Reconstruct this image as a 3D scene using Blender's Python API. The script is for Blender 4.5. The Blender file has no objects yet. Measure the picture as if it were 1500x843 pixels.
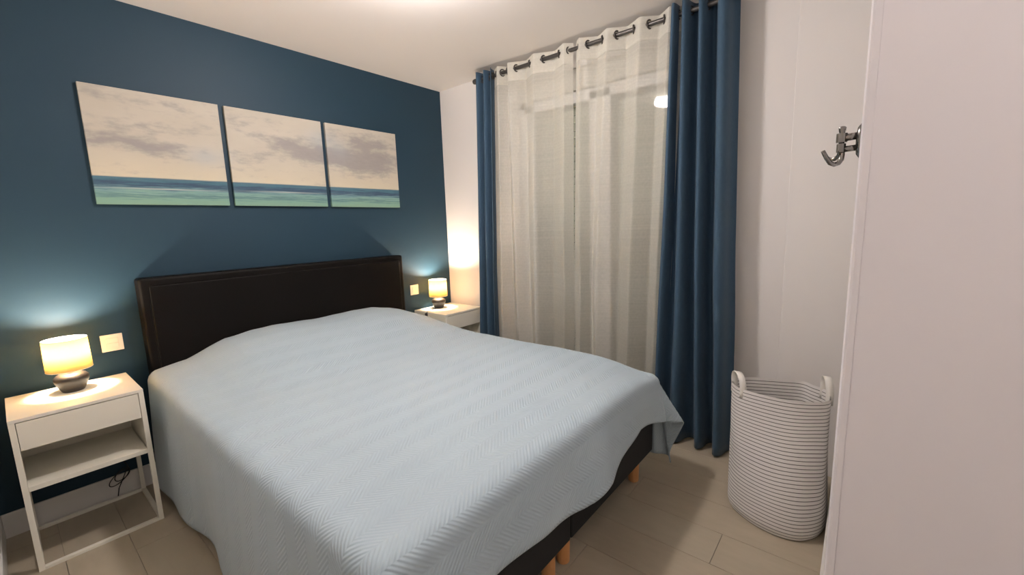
import bpy, math, random
from mathutils import Vector, Matrix, noise
random.seed(7)
S = bpy.context.scene
PI = math.pi
# ------------------------------------------------------------------ camera
CAM = Vector((-2.6402, -2.9328, 1.3427))
FW = Vector((0.76140, 0.63150, -0.14655)); RT = Vector((0.63437, -0.77236, -0.03231)); UP = Vector((0.13359, 0.06837, 0.98868))
cd = bpy.data.cameras.new('camera'); cam = bpy.data.objects.new('camera', cd); S.collection.objects.link(cam)
cd.sensor_width = 36; cd.lens = 623.69 * 36 / 1500; cd.clip_start = 0.05
M = Matrix((RT, UP, -FW)).transposed().to_4x4(); M.translation = CAM
cam.matrix_world = M
S.camera = cam
# ------------------------------------------------------------------ world, exposure
W = bpy.data.worlds.new('night'); S.world = W; W.use_nodes = True
W.node_tree.nodes['Background'].inputs[0].default_value = (0.02, 0.025, 0.035, 1)
W.node_tree.nodes['Background'].inputs[1].default_value = 0.3
S.view_settings.view_transform = 'Standard'; S.view_settings.look = 'None'; S.view_settings.gamma = 1
S.view_settings.exposure = 0.82
CEIL_EMIT = 176.0              # the opal ceiling lamp
CEIL_COL = (1.0, 0.915, 0.90)
BULB_W = 13.0                  # each bedside bulb
BULB_COL = (1.0, 0.83, 0.68)
FILL_W = 5.5                  # added fill light behind the camera, for the wardrobe front

# ------------------------------------------------------------------ materials
MATS = {}
def new_mat(name):
    m = bpy.data.materials.new(name); m.use_nodes = True
    nt = m.node_tree; b = nt.nodes['Principled BSDF']
    MATS[name] = m
    return m, nt, b
def node(nt, t, **kw):
    n = nt.nodes.new(t)
    for k, v in kw.items():
        if k.startswith('i_'): n.inputs[k[2:].replace('_', ' ')].default_value = v
        else: setattr(n, k, v)
    return n
def math_n(nt, op, a, b=None, c=None, clamp=False):
    n = nt.nodes.new('ShaderNodeMath'); n.operation = op; n.use_clamp = clamp
    for i, v in enumerate((a, b, c)):
        if v is None: continue
        if isinstance(v, (int, float)): n.inputs[i].default_value = v
        else: nt.links.new(v, n.inputs[i])
    return n.outputs[0]
def mix_c(nt, f, a, b):
    n = nt.nodes.new('ShaderNodeMix'); n.data_type = 'RGBA'
    for sock, v in ((n.inputs[0], f), (n.inputs[6], a), (n.inputs[7], b)):
        if isinstance(v, (int, float)): sock.default_value = v
        elif isinstance(v, tuple): sock.default_value = (*v, 1) if len(v) == 3 else v
        else: nt.links.new(v, sock)
    return n.outputs[2]
def simple(name, col, rough=0.5, metal=0.0, var=0.06, scale=8.0, bump=0.0, bscale=200.0, sheen=0.0, spec=0.5):
    """procedural: noise-varied colour and optional fine relief"""
    m, nt, b = new_mat(name)
    tc = node(nt, 'ShaderNodeTexCoord'); nz = node(nt, 'ShaderNodeTexNoise', i_Scale=scale, i_Detail=4.0)
    nt.links.new(tc.outputs['Object'], nz.inputs['Vector'])
    lo = tuple(c * (1 - var) for c in col); hi = tuple(min(1, c * (1 + var)) for c in col)
    nt.links.new(mix_c(nt, nz.outputs['Fac'], lo, hi), b.inputs['Base Color'])
    b.inputs['Roughness'].default_value = rough; b.inputs['Metallic'].default_value = metal
    b.inputs['Specular IOR Level'].default_value = spec
    if sheen: b.inputs['Sheen Weight'].default_value = sheen
    if bump:
        n2 = node(nt, 'ShaderNodeTexNoise', i_Scale=bscale, i_Detail=3.0); nt.links.new(tc.outputs['Object'], n2.inputs['Vector'])
        bp = node(nt, 'ShaderNodeBump', i_Strength=bump, i_Distance=0.002)
        nt.links.new(n2.outputs['Fac'], bp.inputs['Height']); nt.links.new(bp.outputs[0], b.inputs['Normal'])
    return m
simple('blue_paint', (0.0155, 0.043, 0.067), 0.55, var=0.05, scale=1.2, bump=0.06, bscale=260, spec=0.28)
simple('white_paint', (0.80, 0.77, 0.74), 0.7, var=0.02, scale=1.5, bump=0.08, bscale=240)
simple('ceiling_paint', (0.80, 0.765, 0.735), 0.8, var=0.015, scale=1.0, bump=0.05, bscale=200)
simple('white_trim', (0.76, 0.74, 0.70), 0.4, var=0.02)
simple('white_lacquer', (0.86, 0.825, 0.71), 0.33, var=0.02)
simple('wardrobe_lacquer', (0.84, 0.81, 0.83), 0.32, var=0.015, scale=2)
simple('white_pvc', (0.82, 0.82, 0.80), 0.3, var=0.01)
simple('shutter_grey', (0.84, 0.83, 0.74), 0.5, var=0.03)
simple('shutter_box', (0.62, 0.60, 0.54), 0.5)
simple('leather_dark', (0.0045, 0.0034, 0.0026), 0.5, var=0.2, scale=30, bump=0.3, bscale=420, spec=0.13)
simple('base_black', (0.006, 0.0065, 0.007), 0.85, var=0.15, bump=0.3, bscale=700)
simple('mattress_cloth', (0.7, 0.7, 0.7), 0.9)
simple('beech', (0.62, 0.30, 0.11), 0.45, var=0.2, scale=20)
simple('ceramic_dark', (0.020, 0.0165, 0.015), 0.42, var=0.1)
simple('black_plastic', (0.01, 0.01, 0.011), 0.4)
simple('pewter', (0.085, 0.078, 0.072), 0.38, metal=0.6, var=0.05)
simple('chrome', (0.24, 0.23, 0.215), 0.2, metal=1.0, var=0.03)
simple('plate_white', (0.82, 0.76, 0.66), 0.35, var=0.01)
simple('grout', (0.36, 0.32, 0.26), 0.9)
simple('webbing', (0.82, 0.80, 0.74), 0.85, bump=0.3, bscale=500)
simple('dark_void', (0.01, 0.01, 0.012), 0.9)

def plank_mat():
    m, nt, b = new_mat('floor_plank')
    tc = node(nt, 'ShaderNodeTexCoord'); oi = node(nt, 'ShaderNodeObjectInfo')
    mp = node(nt, 'ShaderNodeMapping'); mp.inputs['Scale'].default_value = (5, 1.2, 5)
    off = node(nt, 'ShaderNodeVectorMath', operation='SCALE'); nt.links.new(tc.outputs['Object'], mp.inputs[0])
    comb = node(nt, 'ShaderNodeCombineXYZ'); r10 = math_n(nt, 'MULTIPLY', oi.outputs['Random'], 30.0)
    nt.links.new(r10, comb.inputs[0]); nt.links.new(r10, comb.inputs[1])
    add = node(nt, 'ShaderNodeVectorMath', operation='ADD'); nt.links.new(mp.outputs[0], add.inputs[0]); nt.links.new(comb.outputs[0], add.inputs[1])
    n1 = node(nt, 'ShaderNodeTexNoise', i_Scale=1.6, i_Detail=6.0, i_Roughness=0.6); nt.links.new(add.outputs[0], n1.inputs['Vector'])
    n2 = node(nt, 'ShaderNodeTexNoise', i_Scale=9.0, i_Detail=3.0); nt.links.new(add.outputs[0], n2.inputs['Vector'])
    f = math_n(nt, 'ADD', math_n(nt, 'MULTIPLY', n1.outputs['Fac'], 0.75), math_n(nt, 'MULTIPLY', n2.outputs['Fac'], 0.25))
    c = mix_c(nt, f, (0.33, 0.275, 0.20), (0.54, 0.465, 0.345))
    c2 = mix_c(nt, math_n(nt, 'MULTIPLY', oi.outputs['Random'], 0.25), c, (0.44, 0.41, 0.315))
    nt.links.new(c2, b.inputs['Base Color']); b.inputs['Roughness'].default_value = 0.42
    bp = node(nt, 'ShaderNodeBump', i_Strength=0.12, i_Distance=0.001); nt.links.new(n2.outputs['Fac'], bp.inputs['Height']); nt.links.new(bp.outputs[0], b.inputs['Normal'])
plank_mat()

def cover_mat():
    m, nt, b = new_mat('quilted_cover')
    uv = node(nt, 'ShaderNodeUVMap'); sp = node(nt, 'ShaderNodeSeparateXYZ'); nt.links.new(uv.outputs[0], sp.inputs[0])
    # UV in metres: x across the bed, y along it. Herringbone: zigzag bands 6.5 cm wide, ridges 1.3 cm
    tri = math_n(nt, 'PINGPONG', sp.outputs[1], 0.062)
    ph = math_n(nt, 'ADD', sp.outputs[0], math_n(nt, 'MULTIPLY', tri, 1.15))
    rid = math_n(nt, 'SINE', math_n(nt, 'MULTIPLY', ph, 2 * PI / 0.0165))
    band = math_n(nt, 'PINGPONG', math_n(nt, 'ADD', sp.outputs[1], 0.0), 0.031)   # seams between the bands
    seam = math_n(nt, 'MULTIPLY', math_n(nt, 'MINIMUM', math_n(nt, 'MULTIPLY', tri, 180.0), 1.0), 1.0)
    h = math_n(nt, 'MULTIPLY', math_n(nt, 'ADD', math_n(nt, 'MULTIPLY', rid, 0.5), 0.5), seam)
    nz = node(nt, 'ShaderNodeTexNoise', i_Scale=3.0, i_Detail=3.0); nt.links.new(uv.outputs[0], nz.inputs['Vector'])
    bp = node(nt, 'ShaderNodeBump', i_Strength=0.55, i_Distance=0.0026); nt.links.new(h, bp.inputs['Height']); nt.links.new(bp.outputs[0], b.inputs['Normal'])
    c = mix_c(nt, nz.outputs['Fac'], (0.37, 0.465, 0.525), (0.44, 0.54, 0.59))
    c = mix_c(nt, math_n(nt, 'MULTIPLY', h, 0.10), c, (0.55, 0.64, 0.72))
    nt.links.new(c, b.inputs['Base Color']); b.inputs['Roughness'].default_value = 0.72
    b.inputs['Sheen Weight'].default_value = 0.25
cover_mat()

def blue_curtain_mat():
    m, nt, b = new_mat('blue_curtain')
    uv = node(nt, 'ShaderNodeUVMap')
    mp = node(nt, 'ShaderNodeMapping'); mp.inputs['Scale'].default_value = (260, 30, 1); nt.links.new(uv.outputs[0], mp.inputs[0])
    nz = node(nt, 'ShaderNodeTexNoise', i_Scale=1.0, i_Detail=2.0); nt.links.new(mp.outputs[0], nz.inputs['Vector'])
    nt.links.new(mix_c(nt, nz.outputs['Fac'], (0.025, 0.060, 0.105), (0.044, 0.096, 0.152)), b.inputs['Base Color'])
    b.inputs['Roughness'].default_value = 0.8; b.inputs['Sheen Weight'].default_value = 0.1
    bp = node(nt, 'ShaderNodeBump', i_Strength=0.2, i_Distance=0.001); nt.links.new(nz.outputs['Fac'], bp.inputs['Height']); nt.links.new(bp.outputs[0], b.inputs['Normal'])
blue_curtain_mat()

def sheer_mat(name, opacity):
    m, nt, b = new_mat(name); nt.nodes.remove(b)
    out = nt.nodes['Material Output']
    uv = node(nt, 'ShaderNodeUVMap')
    mp = node(nt, 'ShaderNodeMapping'); mp.inputs['Scale'].default_value = (90, 60, 1); nt.links.new(uv.outputs[0], mp.inputs[0])
    nz = node(nt, 'ShaderNodeTexNoise', i_Scale=1.0, i_Detail=3.0); nt.links.new(mp.outputs[0], nz.inputs['Vector'])
    mp2 = node(nt, 'ShaderNodeMapping'); mp2.inputs['Scale'].default_value = (2, 140, 1); nt.links.new(uv.outputs[0], mp2.inputs[0])
    nz2 = node(nt, 'ShaderNodeTexNoise', i_Scale=1.0, i_Detail=3.0); nt.links.new(mp2.outputs[0], nz2.inputs['Vector'])
    lw = node(nt, 'ShaderNodeLayerWeight', i_Blend=0.35)     # threads close up when the cloth turns edge-on
    w = math_n(nt, 'ADD', math_n(nt, 'MULTIPLY', nz.outputs['Fac'], 0.16), math_n(nt, 'MULTIPLY', nz2.outputs['Fac'], 0.16))
    f = math_n(nt, 'ADD', math_n(nt, 'ADD', w, opacity - 0.16), math_n(nt, 'MULTIPLY', lw.outputs['Facing'], 0.35), clamp=True)
    d = node(nt, 'ShaderNodeBsdfDiffuse'); d.inputs[0].default_value = (0.77, 0.745, 0.655, 1)
    t = node(nt, 'ShaderNodeBsdfTranslucent'); t.inputs[0].default_value = (0.77, 0.745, 0.655, 1)
    mx = node(nt, 'ShaderNodeMixShader'); mx.inputs[0].default_value = 0.3
    nt.links.new(d.outputs[0], mx.inputs[1]); nt.links.new(t.outputs[0], mx.inputs[2])
    tr = node(nt, 'ShaderNodeBsdfTransparent')
    m2 = node(nt, 'ShaderNodeMixShader'); nt.links.new(f, m2.inputs[0]); nt.links.new(tr.outputs[0], m2.inputs[1]); nt.links.new(mx.outputs[0], m2.inputs[2])
    nt.links.new(m2.outputs[0], out.inputs[0])
sheer_mat('sheer_voile', 0.56)
sheer_mat('sheer_header', 0.80)

def shade_mat():
    m, nt, b = new_mat('lamp_shade'); nt.nodes.remove(b); out = nt.nodes['Material Output']
    tc = node(nt, 'ShaderNodeTexCoord'); nz = node(nt, 'ShaderNodeTexNoise', i_Scale=220.0, i_Detail=2.0); nt.links.new(tc.outputs['Object'], nz.inputs['Vector'])
    col = mix_c(nt, nz.outputs['Fac'], (0.66, 0.50, 0.24), (0.72, 0.56, 0.28))
    d = node(nt, 'ShaderNodeBsdfDiffuse'); t = node(nt, 'ShaderNodeBsdfTranslucent')
    nt.links.new(col, d.inputs[0]); nt.links.new(col, t.inputs[0])
    mx = node(nt, 'ShaderNodeMixShader'); mx.inputs[0].default_value = 0.5
    nt.links.new(d.outputs[0], mx.inputs[1]); nt.links.new(t.outputs[0], mx.inputs[2]); nt.links.new(mx.outputs[0], out.inputs[0])
shade_mat()

def emit_mat(name, col, s):
    m, nt, b = new_mat(name); b.inputs['Base Color'].default_value = (0.9, 0.9, 0.88, 1)
    b.inputs['Emission Color'].default_value = (*col, 1); b.inputs['Emission Strength'].default_value = s
    nz = node(nt, 'ShaderNodeTexNoise', i_Scale=5.0); r = math_n(nt, 'MULTIPLY_ADD', nz.outputs['Fac'], 0.05, 0.2); nt.links.new(r, b.inputs['Roughness'])
emit_mat('opal_diffuser', CEIL_COL, CEIL_EMIT)

def glass_mat():
    m, nt, b = new_mat('window_glass'); nt.nodes.remove(b); out = nt.nodes['Material Output']
    fr = node(nt, 'ShaderNodeFresnel', i_IOR=1.6); tr = node(nt, 'ShaderNodeBsdfTransparent'); tr.inputs[0].default_value = (0.93, 0.95, 0.93, 1)
    gl = node(nt, 'ShaderNodeBsdfGlossy', i_Roughness=0.015)
    mx = node(nt, 'ShaderNodeMixShader'); nt.links.new(fr.outputs[0], mx.inputs[0]); nt.links.new(tr.outputs[0], mx.inputs[1]); nt.links.new(gl.outputs[0], mx.inputs[2])
    nt.links.new(mx.outputs[0], out.inputs[0])
glass_mat()

def bag_mat():
    m, nt, b = new_mat('striped_canvas')
    uv = node(nt, 'ShaderNodeUVMap'); sp = node(nt, 'ShaderNodeSeparateXYZ'); nt.links.new(uv.outputs[0], sp.inputs[0])
    fr = math_n(nt, 'FRACT', math_n(nt, 'MULTIPLY', sp.outputs[1], 37.0))
    dark = math_n(nt, 'LESS_THAN', fr, 0.17)
    nz = node(nt, 'ShaderNodeTexNoise', i_Scale=60.0, i_Detail=2.0); nt.links.new(uv.outputs[0], nz.inputs['Vector'])
    base = mix_c(nt, nz.outputs['Fac'], (0.80, 0.775, 0.74), (0.88, 0.855, 0.82))
    nt.links.new(mix_c(nt, dark, base, (0.07, 0.06, 0.055)), b.inputs['Base Color']); b.inputs['Roughness'].default_value = 0.8
bag_mat()

def painting_mat():
    m, nt, b = new_mat('seascape_print')
    uv = node(nt, 'ShaderNodeUVMap'); sp = node(nt, 'ShaderNodeSeparateXYZ'); nt.links.new(uv.outputs[0], sp.inputs[0])
    u, v = sp.outputs[0], sp.outputs[1]          # u runs 0..3 over the three canvases
    def noise_at(sx, sy, detail, rough, off=0.0, sc=1.0):
        mp = node(nt, 'ShaderNodeMapping'); mp.inputs['Scale'].default_value = (sx, sy, 1); mp.inputs['Location'].default_value = (off, off * 1.7, 0)
        nt.links.new(uv.outputs[0], mp.inputs[0])
        n = node(nt, 'ShaderNodeTexNoise', i_Scale=sc, i_Detail=detail, i_Roughness=rough); nt.links.new(mp.outputs[0], n.inputs['Vector'])
        return n.outputs['Fac']
    brush = noise_at(3.2, 8, 6, 0.6, 3.1); brush2 = noise_at(9, 22, 5, 0.6, 7.7); soft = noise_at(2.2, 4.4, 3, 0.5, 1.3)
    def blob(cu, cv, ru, rv, amp):
        a = math_n(nt, 'POWER', math_n(nt, 'DIVIDE', math_n(nt, 'ABSOLUTE', math_n(nt, 'SUBTRACT', u, cu)), ru), 2.0)
        c = math_n(nt, 'POWER', math_n(nt, 'DIVIDE', math_n(nt, 'ABSOLUTE', math_n(nt, 'SUBTRACT', v, cv)), rv), 2.0)
        e = math_n(nt, 'EXPONENT', math_n(nt, 'MULTIPLY', math_n(nt, 'ADD', a, c), -1.0))
        return math_n(nt, 'MULTIPLY', e, amp)
    tot = None
    for bl in ((0.10, 0.56, 0.32, 0.07, .62), (0.52, 0.50, 0.20, 0.07, .62), (0.45, 0.72, 0.38, 0.08, .30), (0.35, 0.93, 0.5, 0.10, .22), (1.20, 0.45, 0.22, 0.10, .28),
               (1.58, 0.70, 0.28, 0.09, .55), (1.85, 0.60, 0.30, 0.09, .62), (2.15, 0.60, 0.25, 0.11, .50), (2.60, 0.58, 0.42, 0.17, .85), (2.55, 0.85, 0.40, 0.10, .55), (1.1, 0.8, 0.3, 0.1, .2)):
        x = blob(*bl); tot = x if tot is None else math_n(nt, 'ADD', tot, x)
    cl = math_n(nt, 'ADD', tot, math_n(nt, 'MULTIPLY', math_n(nt, 'SUBTRACT', brush, 0.5), 1.3))
    cl = math_n(nt, 'ADD', cl, math_n(nt, 'MULTIPLY', math_n(nt, 'SUBTRACT', brush2, 0.5), 0.9))
    mr = node(nt, 'ShaderNodeMapRange', interpolation_type='SMOOTHSTEP'); mr.inputs[1].default_value = 0.06; mr.inputs[2].default_value = 0.68; nt.links.new(cl, mr.inputs[0])
    sky = mix_c(nt, soft, (0.44, 0.40, 0.325), (0.55, 0.51, 0.43))
    low = mix_c(nt, math_n(nt, 'MULTIPLY', math_n(nt, 'SUBTRACT', 1.0, math_n(nt, 'MULTIPLY', math_n(nt, 'SUBTRACT', v, 0.24), 3.5, clamp=True)), 0.8), sky, (0.60, 0.53, 0.39))
    grey = mix_c(nt, brush2, (0.27, 0.25, 0.235), (0.35, 0.325, 0.305))
    sky2 = mix_c(nt, mr.outputs[0], low, grey)
    blue_f = math_n(nt, 'MULTIPLY', math_n(nt, 'ADD', blob(0.85, 0.47, 0.16, 0.08, .5), math_n(nt, 'ADD', blob(1.95, 0.80, 0.14, 0.1, .4), blob(2.15, 0.72, 0.14, 0.12, .35))), 1.0)
    sky3 = mix_c(nt, blue_f, sky2, (0.36, 0.40, 0.43))
    # sea
    streak = noise_at(2.2, 55, 5, 0.65, 5.0); streak2 = noise_at(5, 90, 4, 0.6, 9.0)
    vv = math_n(nt, 'ADD', v, math_n(nt, 'ADD', math_n(nt, 'MULTIPLY', math_n(nt, 'SUBTRACT', streak, 0.5), 0.16), math_n(nt, 'MULTIPLY', math_n(nt, 'SUBTRACT', streak2, 0.5), 0.09)))
    cr = node(nt, 'ShaderNodeValToRGB'); nt.links.new(vv, cr.inputs[0]); e = cr.color_ramp.elements
    e[0].position = 0.0; e[0].color = (0.20, 0.33, 0.24, 1); e[1].position = 0.245; e[1].color = (0.075, 0.14, 0.18, 1)
    for p_, c_ in ((0.05, (0.19, 0.34, 0.27, 1)), (0.085, (0.09, 0.19, 0.20, 1)), (0.11, (0.20, 0.35, 0.30, 1)), (0.14, (0.13, 0.24, 0.27, 1)), (0.16, (0.05, 0.11, 0.16, 1)), (0.185, (0.03, 0.06, 0.11, 1)), (0.215, (0.055, 0.15, 0.20, 1))):
        x = e.new(p_); x.color = c_
    foam = math_n(nt, 'MULTIPLY', blob(0.5, 0.143, 0.4, 0.006, 1.0), 0.8); foam2 = blob(1.55, 0.155, 0.35, 0.006, 0.9)
    sea = mix_c(nt, math_n(nt, 'ADD', foam, foam2, clamp=True), cr.outputs[0], (0.42, 0.45, 0.42))
    hz = math_n(nt, 'ADD', v, math_n(nt, 'MULTIPLY', math_n(nt, 'SUBTRACT', brush, 0.5), 0.010))
    mh = node(nt, 'ShaderNodeMapRange'); mh.inputs[1].default_value = 0.237; mh.inputs[2].default_value = 0.247; nt.links.new(hz, mh.inputs[0])
    nt.links.new(mix_c(nt, mh.outputs[0], sea, sky3), b.inputs['Base Color'])
    b.inputs['Roughness'].default_value = 0.75
    wv = noise_at(260, 260, 1, 0.5); bp = node(nt, 'ShaderNodeBump', i_Strength=0.1, i_Distance=0.001); nt.links.new(wv, bp.inputs['Height']); nt.links.new(bp.outputs[0], b.inputs['Normal'])
painting_mat()

# ------------------------------------------------------------------ mesh helpers
class MB:
    def __init__(s): s.v = []; s.f = []; s.uv = []
    def box(s, x0, x1, y0, y1, z0, z1):
        n = len(s.v); s.v += [(x, y, z) for z in (z0, z1) for y in (y0, y1) for x in (x0, x1)]
        s.f += [tuple(n + i for i in q) for q in ((0, 2, 3, 1), (4, 5, 7, 6), (0, 1, 5, 4), (2, 6, 7, 3), (0, 4, 6, 2), (1, 3, 7, 5))]; return s
    def lathe(s, prof, seg=32, c=(0, 0, 0), axis='z', cap0=True, cap1=True):
        n = len(s.v)
        for r, h in prof:
            for k in range(seg):
                a = 2 * PI * k / seg; p = (r * math.cos(a), r * math.sin(a), h)
                if axis == 'y': p = (p[0], p[2], -p[1])
                if axis == 'x': p = (p[2], p[0], p[1])
                s.v.append((c[0] + p[0], c[1] + p[1], c[2] + p[2]))
        for i in range(len(prof) - 1):
            for k in range(seg):
                a, b = n + i * seg + k, n + i * seg + (k + 1) % seg
                s.f.append((a, b, b + seg, a + seg))
        if cap0: s.f.append(tuple(n + k for k in range(seg))[::-1])
        if cap1: s.f.append(tuple(n + (len(prof) - 1) * seg + k for k in range(seg)))
        return s
    def tube(s, pts, r, seg=10, closed=False):
        pts = [Vector(p) for p in pts]; n = len(s.v); N = len(pts)
        rs = r if isinstance(r, (list, tuple)) else [r] * N
        prev = None
        for i, p in enumerate(pts):
            t = (pts[(i + 1) % N] - pts[i - 1]) if closed or 0 < i < N - 1 else (pts[1] - pts[0] if i == 0 else pts[-1] - pts[-2])
            t.normalize()
            if prev is None:
                prev = t.orthogonal().normalized()
            prev = (prev - t * prev.dot(t)).normalized(); bn = t.cross(prev)
            for k in range(seg):
                a = 2 * PI * k / seg; q = p + (prev * math.cos(a) + bn * math.sin(a)) * rs[i]; s.v.append(tuple(q))
        for i in range(N if closed else N - 1):
            for k in range(seg):
                a, b = n + i * seg + k, n + i * seg + (k + 1) % seg; j = ((i + 1) % N) * seg + n
                s.f.append((a, b, j + (k + 1) % seg, j + k))
        if not closed:
            s.f.append(tuple(n + k for k in range(seg))[::-1]); s.f.append(tuple(n + (N - 1) * seg + k for k in range(seg)))
        return s
    def grid(s, nu, nv, fn, flip=False):
        """fn(i,j)->(point, uv)"""
        n = len(s.v)
        for j in range(nv + 1):
            for i in range(nu + 1):
                p, q = fn(i, j); s.v.append(tuple(p)); s.uv.append(q)
        for j in range(nv):
            for i in range(nu):
                a = n + j * (nu + 1) + i; f = (a, a + 1, a + nu + 2, a + nu + 1)
                s.f.append(f[::-1] if flip else f)
        return s
    def build(s, name, mat, parent=None, smooth=False, bevel=0.0, seg=2, solid=0.0, loc=(0, 0, 0)):
        me = bpy.data.meshes.new(name); me.from_pydata(s.v, [], s.f); me.update()
        if s.uv:
            l = me.uv_layers.new(name='UVMap')
            for lp in me.loops: l.data[lp.index].uv = s.uv[lp.vertex_index]
        me.materials.append(MATS[mat])
        if smooth: me.polygons.foreach_set('use_smooth', [True] * len(me.polygons))
        o = bpy.data.objects.new(name, me); S.collection.objects.link(o); o.location = loc
        if parent: o.parent = parent
        if solid:
            m = o.modifiers.new('thick', 'SOLIDIFY'); m.thickness = solid; m.offset = 0
        if bevel:
            m = o.modifiers.new('bevel', 'BEVEL'); m.width = bevel; m.segments = seg; m.limit_method = 'ANGLE'
        return o
def empty(name, loc=(0, 0, 0), rz=0):
    o = bpy.data.objects.new(name, None); S.collection.objects.link(o); o.location = loc; o.rotation_euler.z = rz; o.empty_display_size = 0.1; return o
def tag(o, label=None, cat=None, group=None, kind=None):
    for k, v in (('label', label), ('category', cat), ('group', group), ('kind', kind)):
        if v: o[k] = v
    return o
def struct(o): o['kind'] = 'structure'; return o
def copy_tree(o, parent=None):
    c = o.copy(); S.collection.objects.link(c)
    if parent: c.parent = parent
    for ch in list(o.children): copy_tree(ch, c)
    return c
def smoothstep(a, b, x):
    t = max(0.0, min(1.0, (x - a) / (b - a))); return t * t * (3 - 2 * t)
def interp(xs, ys, x):
    if x <= xs[0]: return ys[0]
    for i in range(1, len(xs)):
        if x <= xs[i]:
            t = (x - xs[i - 1]) / (xs[i] - xs[i - 1]); return ys[i - 1] + (ys[i] - ys[i - 1]) * t
    return ys[-1]

# ================================================================== SETTING
H = 2.5; XL = -2.79; YF = -3.95
fl = struct(MB().box(XL - .1, .35, YF - .1, .1, -.12, -.004).build('floor', 'grout'))
# wood-look tiles 20 x 120 cm laid along the bed, joints recessed
pm = {}
k = 0
for c in range(15):
    x1 = -0.0107 - 0.2 * c + .19; x0 = x1 - .2
    # a joint of the column under the bed foot lies at y = -2.12; every third column repeats
    off = (-2.12 if c % 3 == 1 else -0.587 if c % 3 == 0 else -1.35)
    ys = sorted({0.0, YF} | {off + n * 1.2 for n in range(-4, 5) if YF < off + n * 1.2 < 0.0})
    for a, b_ in zip(ys[:-1], ys[1:]):
        X0, X1 = max(x0, XL), min(x1, 0.12)
        if X1 - X0 < .02: continue
        g = .0008; w, l = round(X1 - X0, 4), round(b_ - a, 4)
        if (w, l) not in pm:
            pm[(w, l)] = MB().box(-w / 2 + g, w / 2 - g, -l / 2 + g, l / 2 - g, -.008, 0).build('floor_tile', 'floor_plank', fl, bevel=.0006, seg=1); o = pm[(w, l)]
        else:
            o = pm[(w, l)].copy(); S.collection.objects.link(o); o.parent = fl
        o.location = ((X0 + X1) / 2, (a + b_) / 2, 0)
struct(MB().box(XL - .1, .35, YF - .1, .1, H, H + .1).build('ceiling', 'ceiling_paint'))
struct(MB().box(XL - .1, 0.0, 0, .1, 0, H).build('wall_back', 'blue_paint'))
struct(MB().box(XL - .1, XL, YF, 0, 0, H).build('wall_left', 'white_paint'))
struct(MB().box(XL - .1, .35, YF - .1, YF, 0, H).build('wall_front', 'white_paint'))
# window wall with the opening y -0.85..-2.20, up to 2.37
wr = MB().box(0, .30, -.85, .1, 0, H).box(0, .30, YF, -2.20, 0, H).box(0, .30, -2.20, -.85, 2.37, H)
struct(wr.build('wall_right', 'white_paint'))
struct(MB().box(-.06, -.0005, -2.905, -2.622, 0.0, H).build('trim_1', 'white_paint', bevel=.003))
struct(MB().box(-1.10, -.0005, YF + .001, -2.905, 0.0, H).build('wall_side', 'white_paint'))
def bboard(name, *b): struct(MB().box(*b).build(name, 'white_trim', bevel=.002))
bboard('baseboard_back', XL + .012, -.012, -.012, -.0003, 0, .115)
bboard('baseboard_left', XL + .0003, XL + .012, -3.0, -.0003, 0, .115)
bboard('baseboard_right', -.012, -.0003, -.85, -.012, 0, .115)
bboard('baseboard_corner', -.012, -.0003, -2.62, -2.20, 0, .115)
bboard('baseboard_side', -1.10, -.061, -2.9047, -2.893, 0, .115)

# window
wn = empty('window_1', (0.075, -1.525, 0)); struct(wn)
def wbox(name, mat, y0, y1, z0, z1, x0, x1, par=wn, bevel=.003):
    return MB().box(x0, x1, y0, y1, z0, z1).build(name, mat, par, bevel=bevel)
fr = MB(); Y = .672
fr.box(-.035, .035, -Y, -Y + .05, .03, 2.23); fr.box(-.035, .035, Y - .05, Y, .03, 2.23); fr.box(-.035, .035, -Y, Y, 2.19, 2.23); fr.box(-.035, .035, -Y, Y, 0.0, .05)
fr.build('window_frame', 'white_pvc', wn, bevel=.003)
wbox('shutter_box', 'shutter_box', -Y, Y, 2.232, 2.368, -.060, .20)
for sgn in (-1, 1):
    a, b_ = (-.622, -.002) if sgn < 0 else (.002, .622)
    sash = MB(); x0, x1 = -.055, .01
    sash.box(x0, x1, a, a + .075, .05, 2.20); sash.box(x0, x1, b_ - .075, b_, .05, 2.20); sash.box(x0, x1, a, b_, 2.15, 2.20); sash.box(x0, x1, a, b_, .05, .14)
    so = sash.build('sash', 'white_pvc', wn, bevel=.004)
    MB().box(-.028, -.020, a + .07, b_ - .07, .13, 2.16).build('glass_pane', 'window_glass', so)
hd = MB().box(-.068, -.055, -.035, -.005, 1.05, 1.13).build('window_handle', 'white_pvc', wn, bevel=.003)
MB().box(-.098, -.083, -.045, .07, 1.088, 1.106).box(-.09, -.06, -.027, -.013, 1.09, 1.104).build('lever', 'white_pvc', hd, bevel=.004)
for k in range(42):
    z = .03 + k * .053
    if k == 0:
        s0 = MB().box(-.006, .006, -.64, .64, 0, .0505).build('shutter_slat', 'shutter_grey', wn, bevel=.004, seg=2); s0.location = (.045, 0, z)
    else:
        s_ = s0.copy(); S.collection.objects.link(s_); s_.parent = wn; s_.location = (.045, 0, z)

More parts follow.
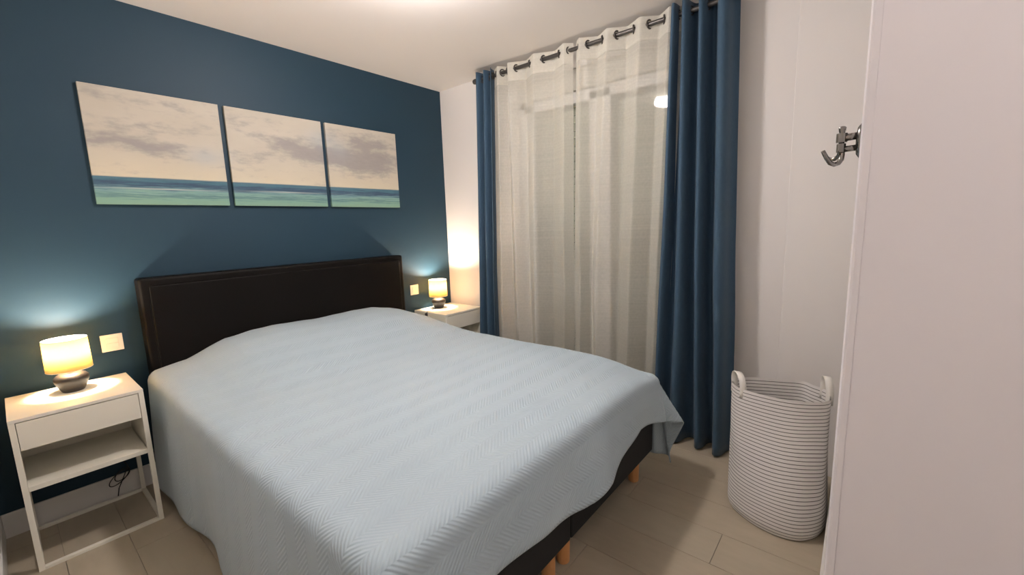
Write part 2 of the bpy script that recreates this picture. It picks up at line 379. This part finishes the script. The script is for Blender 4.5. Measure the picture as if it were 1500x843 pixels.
# ================================================================== BED
XB0, XB1, YB = -2.200, -0.600, -2.156
bed = empty('bed', (-1.40, -1.13, 0)); tag(bed, 'double bed with black upholstered base, dark brown leather headboard and wooden legs', 'bed')
def L(o, base): o.location = (o.location[0] - base.location[0], o.location[1] - base.location[1], o.location[2] - base.location[2]); return o
for (a, b_) in ((XB0, -1.404), (-1.400, XB1)):
    L(MB().box(a, b_, YB, -.115, .158, .37).build('box_base', 'base_black', bed, bevel=.008), bed)
L(MB().box(XB0 + .015, XB1 - .015, YB + .015, -.15, .372, .560).build('mattress', 'mattress_cloth', bed, bevel=.07, seg=5), bed)
hb = MB().box(-2.198, -.580, -.105, -.003, .12, 1.13).build('headboard', 'leather_dark', bed, bevel=.016, seg=4); L(hb, bed)
fp = MB().box(-2.158, -.620, -.113, -.100, .14, 1.088).build('front_panel', 'leather_dark', hb, bevel=.010, seg=4)
for a, b_ in (((-2.160, -.1055, 1.09), (-.618, -.1055, 1.09)), ((-2.160, -.1055, .14), (-2.160, -.1055, 1.09)), ((-.618, -.1055, .14), (-.618, -.1055, 1.09))):
    MB().tube([a, b_], .0022, 6).build('seam', 'leather_dark', hb, smooth=True)
for x in (-.675, -1.352, -1.456, -2.125):
    for y in (-2.085, -.30):
        L(MB().lathe([(.024, 0), (.0265, .004), (.029, .158)], 20, (x, y, 0)).build('leg', 'beech', bed, smooth=False), bed)

# bedspread: cloth rectangle, laid over the bed and dropped over three edges
CX0, CX1, CY1, CY0, ZT = -2.222, -0.560, -2.185, -0.122, 0.612
RR = .05
LDROP, RDROP = .565, .47
def pillow_h(x, y):
    px = interp([-2.26, -2.20, -2.05, -1.95, -1.86, -1.72, -1.60, -1.40, -1.25, -1.05, -.90, -.75, -.63, -.54], [.02, .035, .060, .100, .134, .150, .155, .149, .146, .152, .146, .120, .074, .020], x)
    py = 1 - smoothstep(-.30, -.98, -(-y)) if False else 1 - smoothstep(.22, .95, -y)
    return px * py
def foot_drop(x): return interp([-2.4, -2.0, -1.91, -1.71, -1.42, -1.23, -1.05, -.89, -.70, -.5], [.20, .195, .20, .225, .265, .262, .225, .185, .20, .225], x)
def cover_pt(s, t):
    """s across (metres from bed centre line), t along from the head"""
    xm = (CX0 + CX1) / 2; hw = (CX1 - CX0) / 2; ly = CY0 - CY1
    ex = max(0.0, abs(s) - (hw - RR)); sx = 1 if s > 0 else -1
    ey = max(0.0, t - (ly - RR))
    bx = xm + max(-(hw - RR), min(hw - RR, s)); by = CY0 - min(t, ly - RR)
    R = math.hypot(ex, ey)
    n1 = noise.noise(Vector((s * 2.3, t * 2.3, 1.7))); n2 = noise.noise(Vector((s * 7 + 3, t * 4, 5.1)))
    wr = noise.noise(Vector(((s + t * .8) * 9.0, (t - s) * 1.6, 9.0)))
    h = pillow_h(bx, by)
    zt = ZT + .006 * n1 + .0022 * n2 + .0022 * wr
    dc = (bx - (CX1 - RR)) ** 2 + (by - (CY1 + RR)) ** 2
    zt -= .032 * math.exp(-dc / .16 ** 2) + .012 * math.exp(-dc / .40 ** 2)
    if R < 1e-9: return Vector((bx, by, zt + h))
    dx, dy = sx * ex / R, -ey / R
    q = RR * PI / 2
    if R < q:
        out, dn = RR * math.sin(R / RR), RR * (1 - math.cos(R / RR))
    else:
        l = R - q; th = math.degrees(math.atan2(ey, ex))
        if sx > 0:
            phi = 3 * smoothstep(30, 0, th) + 9 * smoothstep(60, 90, th) + 31 * math.exp(-((th - 60) / (15.0 if th > 60 else 21.0)) ** 2)
            phi += 13 * math.exp(-((th - 26) / 13.0) ** 2)
            phi += 5 * math.sin(th * .16) * math.exp(-((th - 35) / 12.0) ** 2)
        else:
            phi = 2.0 * smoothstep(30, 0, th) + 9 * smoothstep(60, 90, th) + 24 * math.exp(-((th - 50) / 16.0) ** 2)
        if ey > 0 and ex < 1e-6: phi += 3.5 * math.sin(s * 8.5 + .6) + 2.5 * math.sin(s * 17)
        if ex > 0 and ey < 1e-6: phi += 1.6 * math.sin(t * 6.0) + 1.2 * math.sin(t * 13 + 1)
        phi = math.radians(phi); out, dn = RR + l * math.sin(phi), RR + l * math.cos(phi)
    z = zt + h * max(0, 1 - dn / .5) - dn
    if z < .014: out += (.014 - z) * .35; z = .014 + .002 * n2
    return Vector((bx + dx * out, by + dy * out, z))
hw = (CX1 - CX0) / 2; ly = CY0 - CY1
sS = []; 
def lin(a, b, n): return [a + (b - a) * i / n for i in range(n)]
s_l, s_r = -(hw - RR) - .02 - LDROP, (hw - RR) + .02 + RDROP
sS = lin(s_l, -(hw - RR), 34) + lin(-(hw - RR), hw - RR, 90) + lin(hw - RR, s_r, 30) + [s_r]
tF = lin(0.0, ly - RR, 110); nF = 22
def cov(i, j):
    s = sS[i]
    if j < len(tF): t = tF[j]
    else:
        fd = foot_drop((CX0 + CX1) / 2 + s) + .02 + RR * .57
        t = (ly - RR) + fd * (j - len(tF)) / nF
    return cover_pt(s, t), (s, t)
cv = MB().grid(len(sS) - 1, len(tF) + nF, cov, flip=True).build('bedspread', 'quilted_cover', None, smooth=True, solid=.006)
tag(cv, 'pale blue quilted bedspread with herringbone stitching draped over the bed to the floor', 'bedspread')

# ================================================================== CANVASES
CW, CH, CG, CX, CZ = .5713, .5675, .0306, -2.287, 1.5076
labs = ['leftmost seascape canvas over the headboard, small grey cloud band in cream sky', 'middle seascape canvas of the three, pale sky with white foam line', 'rightmost seascape canvas over the headboard, large grey cloud mass']
for i in range(3):
    x = CX + i * (CW + CG)
    root = empty('canvas_painting', (x + CW / 2, 0, CZ)); tag(root, labs[i], 'painting', 'three seascape canvases above the headboard')
    def fnf(a, b_, i=i):
        u, v = a / 2, b_ / 2; return (-CW / 2 + CW * u, -.022, CH * v), (i + u, v)
    m = MB().grid(2, 2, fnf)
    # wrapped edges
    for (pa, pb, ua, ub) in (((-CW / 2, 0), (-CW / 2, CH), (i, 0), (i, 1)), ((CW / 2, CH), (CW / 2, 0), (i + 1, 1), (i + 1, 0)), ((-CW / 2, CH), (CW / 2, CH), (i, 1), (i + 1, 1)), ((CW / 2, 0), (-CW / 2, 0), (i + 1, 0), (i, 0))):
        n = len(m.v); m.v += [(pa[0], -.022, pa[1]), (pb[0], -.022, pb[1]), (pb[0], -.002, pb[1]), (pa[0], -.002, pa[1])]; m.uv += [ua, ub, ub, ua]; m.f.append((n, n + 1, n + 2, n + 3))
    m.build('printed_canvas', 'seascape_print', root)
    w = .03
    MB().box(-CW / 2 + .001, CW / 2 - .001, -.020, -.001, .001, w).box(-CW / 2 + .001, CW / 2 - .001, -.020, -.001, CH - w, CH - .001).box(-CW / 2 + .001, -CW / 2 + w, -.020, -.001, w, CH - w).box(CW / 2 - w, CW / 2 - .001, -.020, -.001, w, CH - w).build('stretcher_frame', 'beech', root)

# ================================================================== NIGHTSTANDS
NW, ND, NH = .406, .392, .652
def make_nightstand():
    r = empty('nightstand', (-2.493, -.2307, 0))
    X, Yd, t = NW / 2, ND / 2, .018
    MB().box(-X, X, -Yd, Yd, NH - .014, NH).build('top', 'white_lacquer', r, bevel=.0012)
    for sx in (-1, 1):
        for sy in (-1, 1):
            x0 = X - t if sx > 0 else -X; y0 = Yd - t if sy > 0 else -Yd
            MB().box(x0, x0 + t, y0, y0 + t, 0, NH - .014).build('leg', 'white_lacquer', r, bevel=.001)
        x0 = X - .014 if sx > 0 else -X + .004
        MB().box(x0, x0 + .010, -Yd + t, Yd - t, .348, NH - .014).build('side_panel', 'white_lacquer', r)
        x0 = X - t if sx > 0 else -X
        MB().box(x0, x0 + t, -Yd + t, Yd - t, 0, t * .8).build('rail', 'white_lacquer', r, bevel=.001)
    for y0 in (-Yd, Yd - t):
        MB().box(-X + t, X - t, y0, y0 + t, 0, t * .8).build('rail', 'white_lacquer', r, bevel=.001)
    MB().box(-X + t, X - t, Yd - t + .004, Yd - .006, .348, NH - .014).build('back_panel', 'white_lacquer', r)
    MB().box(-X + t, X - t, -Yd, Yd - t, .346, .366).build('shelf', 'white_lacquer', r, bevel=.001)
    d = MB().box(-X + t + .002, X - t - .002, -Yd + .001, -Yd + .015, .520, .6345).build('drawer', 'white_lacquer', r, bevel=.0012)
    MB().box(-X + t + .012, X - t - .012, -Yd + .015, Yd - .03, .524, .620).build('drawer_box', 'white_lacquer', d)
    MB().box(-X + t, X - t, -Yd + .030, Yd - .03, .510, .519).build('divider', 'white_lacquer', r)
    return r
n1 = make_nightstand(); tag(n1, 'white metal nightstand left of the bed with drawer, open shelf and frame legs', 'nightstand', 'nightstands beside the bed')
n2 = copy_tree(n1); n2.location = (-.244, -.2307, 0); tag(n2, 'white metal nightstand in the far corner behind the bed, by the curtains', 'nightstand', 'nightstands beside the bed')

# ================================================================== BEDSIDE LAMPS
def make_lamp():
    r = empty('table_lamp', (-2.490, -.165, NH))
    prof = [(.036, 0), (.038, .002), (.047, .022), (.056, .044), (.0595, .058), (.058, .067), (.050, .077), (.038, .084), (.020, .087), (.009, .088)]
    MB().lathe(prof, 40).build('lamp_base', 'ceramic_dark', r, smooth=True)
    MB().lathe([(.008, .086), (.008, .130), (.014, .131), (.014, .178), (.010, .180)], 20).build('lamp_holder', 'white_lacquer', r, smooth=True)
    sh = MB().lathe([(.077, .102), (.074, .244)], 48, cap0=False, cap1=False).build('lamp_shade', 'lamp_shade', r, smooth=True, solid=.0012)
    for z, rad in ((.103, .077), (.243, .074)):
        MB().tube([(rad * math.cos(a * PI / 24), rad * math.sin(a * PI / 24), z) for a in range(48)], .0013, 6, closed=True).build('shade_ring', 'white_lacquer', sh, smooth=True)
    li = bpy.data.lights.new('bulb_light', 'POINT'); li.energy = BULB_W; li.color = BULB_COL; li.shadow_soft_size = .022
    lo = bpy.data.objects.new('bulb', li); S.collection.objects.link(lo); lo.location = (0, 0, .200); lo.parent = r
    return r
l1 = make_lamp(); tag(l1, 'lit bedside lamp with dark round base on the nightstand left of the bed', 'lamp', 'bedside lamps')
l2 = copy_tree(l1); l2.location = (-.262, -.135, NH); tag(l2, 'lit bedside lamp with dark round base on the far corner nightstand', 'lamp', 'bedside lamps')
# cords
c1 = [(-.310, -.150, NH + .003), (-.36, -.16, NH + .003), (-.41, -.185, NH + .003), (-.443, -.198, NH + .004), (-.4515, -.199, NH - .004), (-.4525, -.198, .63)]
c2 = [(-.4525, -.197, .60), (-.453, -.183, .52), (-.455, -.12, .40), (-.455, -.06, .25), (-.45, -.03, .13)]
cd1 = empty('lamp_cord', (-.4525, -.198, .60)); tag(cd1, 'dark lamp cord with inline switch hanging down the side of the far nightstand', 'cord')
L(MB().tube(c1, .0022, 8).build('cord', 'black_plastic', cd1, smooth=True), cd1); L(MB().tube(c2, .0022, 8).build('cord', 'black_plastic', cd1, smooth=True), cd1)
L(MB().box(-.464, -.4475, -.208, -.188, .594, .646).build('cord_switch', 'black_plastic', cd1, bevel=.004), cd1)
pts = []
for k in range(90):
    a = k / 90 * 4.3 * PI; tt = k / 90
    pts.append((-2.375 + .036 * math.cos(a) + .012 * math.sin(a * .5), -.020 - .004 * tt, .110 + .026 * math.sin(a) + .018 * math.cos(a) + .01 * math.sin(a * .5)))
pts = [(-2.44, -.026, .62), (-2.43, -.024, .50), (-2.40, -.022, .30), (-2.345, -.021, .16)] + pts + [(-2.39, -.026, .05), (-2.40, -.03, .004)]
tag(MB().tube(pts, .0021, 8).build('power_cable', 'black_plastic', None, smooth=True), 'thin black cable looped at the baseboard under the left nightstand', 'cable')

# ================================================================== SWITCH AND SOCKET
sw = empty('light_switch', (-2.318, 0, .812)); tag(sw, 'white square light switch on the blue wall beside the left lamp', 'switch')
MB().box(-.042, .042, -.009, -.0005, -.043, .043).build('cover_plate', 'plate_white', sw, bevel=.002)
MB().box(-.024, .024, -.0135, -.009, .001, .025).build('rocker', 'plate_white', sw, bevel=.0015); MB().box(-.024, .024, -.0125, -.009, -.025, -.001).build('rocker', 'plate_white', sw, bevel=.0015)
so = empty('wall_socket', (-.412, 0, .820)); tag(so, 'small white wall switch plate on the blue wall beside the far lamp', 'switch')
MB().box(-.041, .041, -.009, -.0005, -.042, .042).build('cover_plate', 'plate_white', so, bevel=.002); MB().box(-.024, .024, -.013, -.009, -.024, .024).build('rocker', 'plate_white', so, bevel=.0015)

# ================================================================== CURTAINS
RX, RZ, ZTOP = -.125, 2.433, 2.476
def make_curtain(name, mat, ext, zb, amp, seed, label, group, xoff=0.0, header=None, ringm='pewter'):
    """ext: list of (side, y_top, y_mid, y_bot[, amp factor]); side -1 = towards the room, +1 = towards the window"""
    root = empty(name, (RX + xoff, ext[0][1], 0)); tag(root, label, 'curtain', group)
    per = 14 if mat == 'blue_curtain' else 9; nu = (len(ext) - 1) * per; nv = 44
    def sect(u, z):
        i = min(int(u), len(ext) - 2); f = u - i; a, b_ = ext[i], ext[i + 1]
        def yv(e):
            return interp([zb, 1.0, ZTOP], [e[3], e[2], e[1]], z)
        c = math.cos(PI * f)
        if mat == 'blue_curtain':      # heavy cloth hangs in round, full folds
            fe = .5 - .5 * math.copysign(abs(c) ** .62, c); fy = f + .02 * math.sin(2 * PI * f)
        else:
            fe = .5 - .5 * c; fy = f - .075 * math.sin(2 * PI * f)
            # folds turn steeply, so the cloth nearly closes on itself
        y = yv(a) + (yv(b_) - yv(a)) * fy
        fa = a[4] if len(a) > 4 else 1.0; fb = b_[4] if len(b_) > 4 else 1.0
        low = 1 - smoothstep(.0, 2.3, z)
        A = amp * (1 + .25 * low)
        x = (a[0] * fa * (1 - fe) + b_[0] * fb * fe) * A
        x += .010 * low * noise.noise(Vector((u * .9 + seed, z * 1.1, seed)))
        y += .012 * low * noise.noise(Vector((u * .7 + seed * 3, z * 1.6, 4.0)))
        return RX + xoff + x, y
    Lr = root.location
    def pt(i, j, z0, z1, n, push=0.0):
        u = i / per; z = z1 + (z0 - z1) * j / n; x, y = sect(u, z)
        if zb < z0 + .001 or z0 == zb: z += 0
        return (x - Lr[0] + push, y - Lr[1], z), (u * .13, z)
    z_split = ZTOP - .125 if header else None
    pnl = MB().grid(nu, nv, lambda i, j: pt(i, j, zb, z_split if header else ZTOP, nv)).build('panel', mat, root, smooth=True, solid=0.0 if header else .002)
    if header:
        MB().grid(nu, 8, lambda i, j: pt(i, j, z_split - .002, ZTOP, 8)).build('header_band', header, root, smooth=True)
        x = MB().tube([Vector(pt(i, 0, z_split, z_split, 1)[0]) for i in range(nu + 1)], .0016, 5).build('header_seam', header, root, smooth=True)
    # eyelets where the cloth crosses the rod
    for i in range(len(ext) - 1):
        y = .5 * (ext[i][1] + ext[i + 1][1]) + .0
        d = Vector((1.0, -.35 if ext[i][0] < 0 else .35, 0)).normalized() if True else None
        ring = []
        for k in range(20):
            a = 2 * PI * k / 20; p = d * (.022 * math.cos(a)) + Vector((0, 0, .022 * math.sin(a))); ring.append((RX + p.x - Lr[0], y + p.y - Lr[1], RZ + p.z))
        MB().tube(ring, .0045, 8, closed=True).build('eyelet', ringm, root, smooth=True)
    return root
make_curtain('sheer_curtain', 'sheer_voile', [(1, -.735, -.68, -.68, .5), (-1, -.800, -.775, -.77), (1, -.848, -.838, -.84), (-1, -.895, -.915, -.93), (1, -1.015, -1.00, -1.02), (-1, -1.125, -1.09, -1.08), (1, -1.255, -1.215, -1.20), (-1, -1.365, -1.345, -1.34), (1, -1.412, -1.402, -1.395, .3)],
             .03, .030, 1.3, 'white sheer voile curtain, left panel beside the narrow blue curtain', 'sheer curtains', header='sheer_header')
make_curtain('sheer_curtain', 'sheer_voile', [(1, -1.440, -1.405, -1.405, .1), (-1, -1.478, -1.465, -1.47), (1, -1.575, -1.53, -1.53), (-1, -1.668, -1.585, -1.59), (1, -1.770, -1.72, -1.70), (-1, -1.872, -1.82, -1.80), (1, -1.960, -1.92, -1.90), (-1, -2.035, -1.99, -1.96), (1, -2.10, -2.06, -2.03, .5)],
             .03, .030, 4.1, 'white sheer voile curtain, right panel beside the wide blue curtain', 'sheer curtains', header='sheer_header')
make_curtain('blackout_curtain', 'blue_curtain', [(1, -.572, -.525, -.49, .4), (-1, -.605, -.560, -.53), (1, -.640, -.595, -.57), (-1, -.680, -.635, -.61), (1, -.712, -.668, -.65), (-1, -.752, -.712, -.70)],
             .012, .038, 6.6, 'narrow gathered dark blue curtain beside the far nightstand', 'dark blue curtains', xoff=-.008)
make_curtain('blackout_curtain', 'blue_curtain', [(1, -2.035, -2.00, -1.96, .3), (-1, -2.065, -2.035, -2.00), (1, -2.090, -2.075, -2.06, .8), (-1, -2.118, -2.125, -2.12), (1, -2.165, -2.18, -2.20, 1.2), (-1, -2.205, -2.225, -2.26), (1, -2.245, -2.275, -2.31, 1.2), (-1, -2.310, -2.335, -2.365, 1.3), (1, -2.372, -2.402, -2.43, .9)],
             .012, .045, 9.2, 'wide dark blue curtain hanging to the floor beside the laundry bag', 'dark blue curtains', xoff=-.012)
rod = empty('curtain_rod', (RX, -1.46, RZ)); tag(rod, 'dark metal curtain rod running across the window under the ceiling', 'curtain rod')
MB().lathe([(.0125, -.905), (.0125, .905)], 20, axis='y').build('pole', 'pewter', rod, smooth=False)
for s in (-1, 1):
    MB().lathe([(.0125, 0), (.019, .003), (.020, .014), (.017, .026), (.008, .032)], 20, (0, s * .90 if s > 0 else -.93, 0), axis='y').build('finial', 'pewter', rod, smooth=True)
    MB().box(.0, .125, s * .84 - .008, s * .84 + .008, -.022, -.010).box(.117, .1245, s * .84 - .015, s * .84 + .015, -.05, .03).build('bracket', 'pewter', rod, bevel=.002)

# ================================================================== LAUNDRY BAG
bag = empty('laundry_bag', (-.50, -2.705, 0)); tag(bag, 'tall white fabric laundry bag with thin dark stripes and two handles, beside the wardrobe', 'laundry bag')
rim = [(-.578, -2.520), (-.612, -2.56), (-.632, -2.65), (-.632, -2.742), (-.60, -2.82), (-.552, -2.868), (-.48, -2.868), (-.422, -2.850), (-.385, -2.80), (-.355, -2.755), (-.38, -2.68), (-.414, -2.597), (-.44, -2.545), (-.480, -2.508), (-.53, -2.500)]
flo = [(-.600, -2.520), (-.655, -2.575), (-.695, -2.65), (-.708, -2.73), (-.690, -2.805), (-.635, -2.86), (-.56, -2.888), (-.48, -2.885), (-.41, -2.85), (-.365, -2.79), (-.35, -2.70), (-.365, -2.62), (-.41, -2.555), (-.475, -2.515), (-.54, -2.505)]
ZB = .585; NB = 96
def cyc(P_, t):
    n = len(P_); t = (t % 1) * n; i = int(t); f = t - i
    p = [Vector(P_[(i + k - 1) % n]) for k in range(4)]
    return .5 * ((2 * p[1]) + (-p[0] + p[2]) * f + (2 * p[0] - 5 * p[1] + 4 * p[2] - p[3]) * f * f + (-p[0] + 3 * p[1] - 3 * p[2] + p[3]) * f ** 3)
def bag_pt(a, v, inner=False):
    r_, f_ = cyc(rim, a), cyc(flo, a)
    e = smoothstep(0, 1, v); p = f_ * (1 - e) + r_ * e
    c = Vector((-.51, -2.70)); d = (p - c)
    # bulges and dents of soft cloth; pinched crease low on the curtain side
    k = 1 + .022 * noise.noise(Vector((math.cos(a * 2 * PI) * 1.6, math.sin(a * 2 * PI) * 1.6, v * 3.2))) * (1 - v ** 6)
    k += -.035 * math.exp(-((v - .36) / .16) ** 2) * math.exp(-(((a + .03) % 1 - .03) / .05) ** 2)
    k -= .05 * math.exp(-(v / .035) ** 2)
    if inner: k -= .022
    p = c + d * k
    z = ZB * v
    z += .018 * noise.noise(Vector((math.cos(a * 2 * PI) * 1.4 + 7, math.sin(a * 2 * PI) * 1.4, v * 2.0))) * smoothstep(0, .3, v) * smoothstep(1, .6, v)
    return Vector((p.x + .50, p.y + 2.705, max(z, .002)))
body = MB().grid(NB, 90, lambda i, j: (bag_pt(i / NB, j / 90), (i / NB, j / 90 * .998)))
bo = body.build('bag_body', 'striped_canvas', bag, smooth=True)
MB().grid(NB, 60, lambda i, j: (bag_pt(i / NB, .02 + .979 * j / 60, True), (i / NB, .02 + .978 * j / 60)), flip=True).build('lining', 'striped_canvas', bag, smooth=True)
mb = MB(); n = 0; mb.v = [tuple(bag_pt(i / NB, .012)) for i in range(NB)]; mb.f = [tuple(range(NB))]; mb.build('bag_bottom', 'webbing', bag)
def strap(p0, p1, up, lean, w):
    """flat webbing loop from p0 to p1 rising by up"""
    p0, p1 = Vector(p0), Vector(p1); pts = []
    for k in range(25):
        a = PI * k / 24; c = (p0 + p1) / 2; hlf = (p0 - p1) / 2
        pts.append(c + hlf * math.cos(a) + Vector((lean[0], lean[1], 1)) * up * math.sin(a) ** .8)
    pts = [p0 - Vector((0, 0, .045)), p0 - Vector((0, 0, .02))] + pts + [p1 - Vector((0, 0, .02)), p1 - Vector((0, 0, .045))]
    m = MB(); N = len(pts)
    ax = Vector(w)
    m.v = []; 
    for p in pts: m.v += [tuple(p - ax / 2), tuple(p + ax / 2)]
    m.f = [(2 * i, 2 * i + 1, 2 * i + 3, 2 * i + 2) for i in range(N - 1)]
    return m
strap((-.112, .142, .590), (-.020, .196, .580), .062, (.0, .10), (.004, -.026, 0)).build('handle', 'webbing', bag, smooth=True, solid=.003)
strap((.090, -.136, .585), (.020, -.160, .585), .066, (.10, .05), (.004, -.028, 0)).build('handle', 'webbing', bag, smooth=True, solid=.003)

# ================================================================== WARDROBE AND HOOK
wd = empty('wardrobe', (-1.41, -3.30, 0)); tag(wd, 'tall glossy white wardrobe in the right foreground', 'wardrobe')
m = MB(); ya, yb, xa, xb = -2.9165, -2.9312, -1.720, -1.105
n = 0
sec = [(xa, yb), (xa, ya - .006), (xa + .0015, ya - .0025), (xa + .006, ya), (xb, ya), (xb, yb)]
m.v = [(x, y, 0.0) for x, y in sec] + [(x, y, 2.38) for x, y in sec]; K = len(sec)
m.f = [tuple(range(K))[::-1], tuple(range(K, 2 * K))] + [(i, (i + 1) % K, K + (i + 1) % K, K + i) for i in range(K)]
L(m.build('side_panel', 'wardrobe_lacquer', wd), wd)
L(MB().box(xa + .003, xa + .020, -3.93, yb - .0002, .06, 2.36).build('door', 'wardrobe_lacquer', wd), wd)
L(MB().box(xa + .021, xb, -3.93, yb, 2.36, 2.38).box(xa + .03, xb, -3.93, yb, 0.0, .06).box(xb - .01, xb, -3.93, yb, .06, 2.36).build('carcass', 'wardrobe_lacquer', wd), wd)
hk = empty('coat_hook', (-1.62, ya - .001, 1.472)); tag(hk, 'chrome swivel coat hook with two curved arms on the wardrobe side', 'hook')
def HP(pts): return [(x + 1.62, y - ya, z - 1.472) for x, y, z in pts]
MB().lathe([(.027, 0), (.027, .003), (.021, .0075), (.008, .009)], 32, axis='y', cap0=True).build('mount_plate', 'chrome', hk, smooth=True)
hk.children[0].scale = (.75, 1, 1.12)
MB().tube(HP([(-1.62, ya + .004, 1.482), (-1.62, -2.889, 1.480)]), .0065, 14).build('arm', 'chrome', hk, smooth=True)
MB().tube(HP([(-1.62, ya + .004, 1.461), (-1.62, -2.889, 1.460)]), .0055, 14).build('arm', 'chrome', hk, smooth=True)
MB().lathe([(.0045, -.022), (.0045, .018), (.0055, .022), (.006, .027), (.004, .029)], 16, (0, -2.887 - ya, 0)).build('pivot', 'chrome', hk, smooth=True)
MB().lathe([(.0085, .0005), (.0085, .0165)], 20, (0, -2.887 - ya, 0)).build('collar', 'chrome', hk, smooth=False)
MB().lathe([(.0072, -.017), (.0072, -.002)], 20, (0, -2.887 - ya, 0)).build('collar', 'chrome', hk, smooth=False)
MB().tube(HP([(-1.62, -2.8885, 1.468), (-1.62, -2.889, 1.450), (-1.622, -2.8885, 1.442), (-1.625, -2.885, 1.4355), (-1.629, -2.879, 1.433), (-1.633, -2.873, 1.436), (-1.637, -2.867, 1.446), (-1.640, -2.861, 1.459)]), [.0045, .0045, .0045, .0042, .004, .004, .0038, .0034], 12).build('hook_arm', 'chrome', hk, smooth=True)
MB().tube(HP([(-1.62, -2.886, 1.468), (-1.617, -2.886, 1.456), (-1.612, -2.884, 1.4495), (-1.606, -2.878, 1.4455), (-1.602, -2.871, 1.4455), (-1.598, -2.864, 1.451), (-1.595, -2.859, 1.461)]), [.0045, .0042, .004, .004, .0038, .0036, .0034], 12).build('hook_arm', 'chrome', hk, smooth=True)

# ================================================================== CEILING LAMP
cl = empty('ceiling_lamp', (-1.40, -1.40, 2.5)); tag(cl, 'round opal ceiling lamp above the middle of the bed, switched on', 'ceiling lamp')
MB().lathe([(.075, -.012), (.075, -.0005)], 40).lathe([(.02, -.03), (.02, -.010)], 24).build('lamp_plate', 'white_lacquer', cl)
MB().lathe([(max(.004, .078 * math.cos(a * PI / 24)), -.073 + .048 * math.sin(a * PI / 24)) for a in range(-12, 13)], 40).build('diffuser', 'opal_diffuser', cl, smooth=True)
# unseen fill light added behind the camera to brighten the wardrobe front
sp = empty('fill_light', (-2.2, -3.6, 2.5)); tag(sp, 'small fill light added behind the camera to brighten the wardrobe', 'fill light')
MB().lathe([(.045, -.006), (.045, -.0005)], 32).build('fill_ring', 'white_lacquer', sp)
li = bpy.data.lights.new('fill_lamp', 'POINT'); li.energy = FILL_W; li.color = CEIL_COL; li.shadow_soft_size = .03
lo = bpy.data.objects.new('fill_bulb', li); S.collection.objects.link(lo); lo.location = (0, 0, -.045); lo.parent = sp
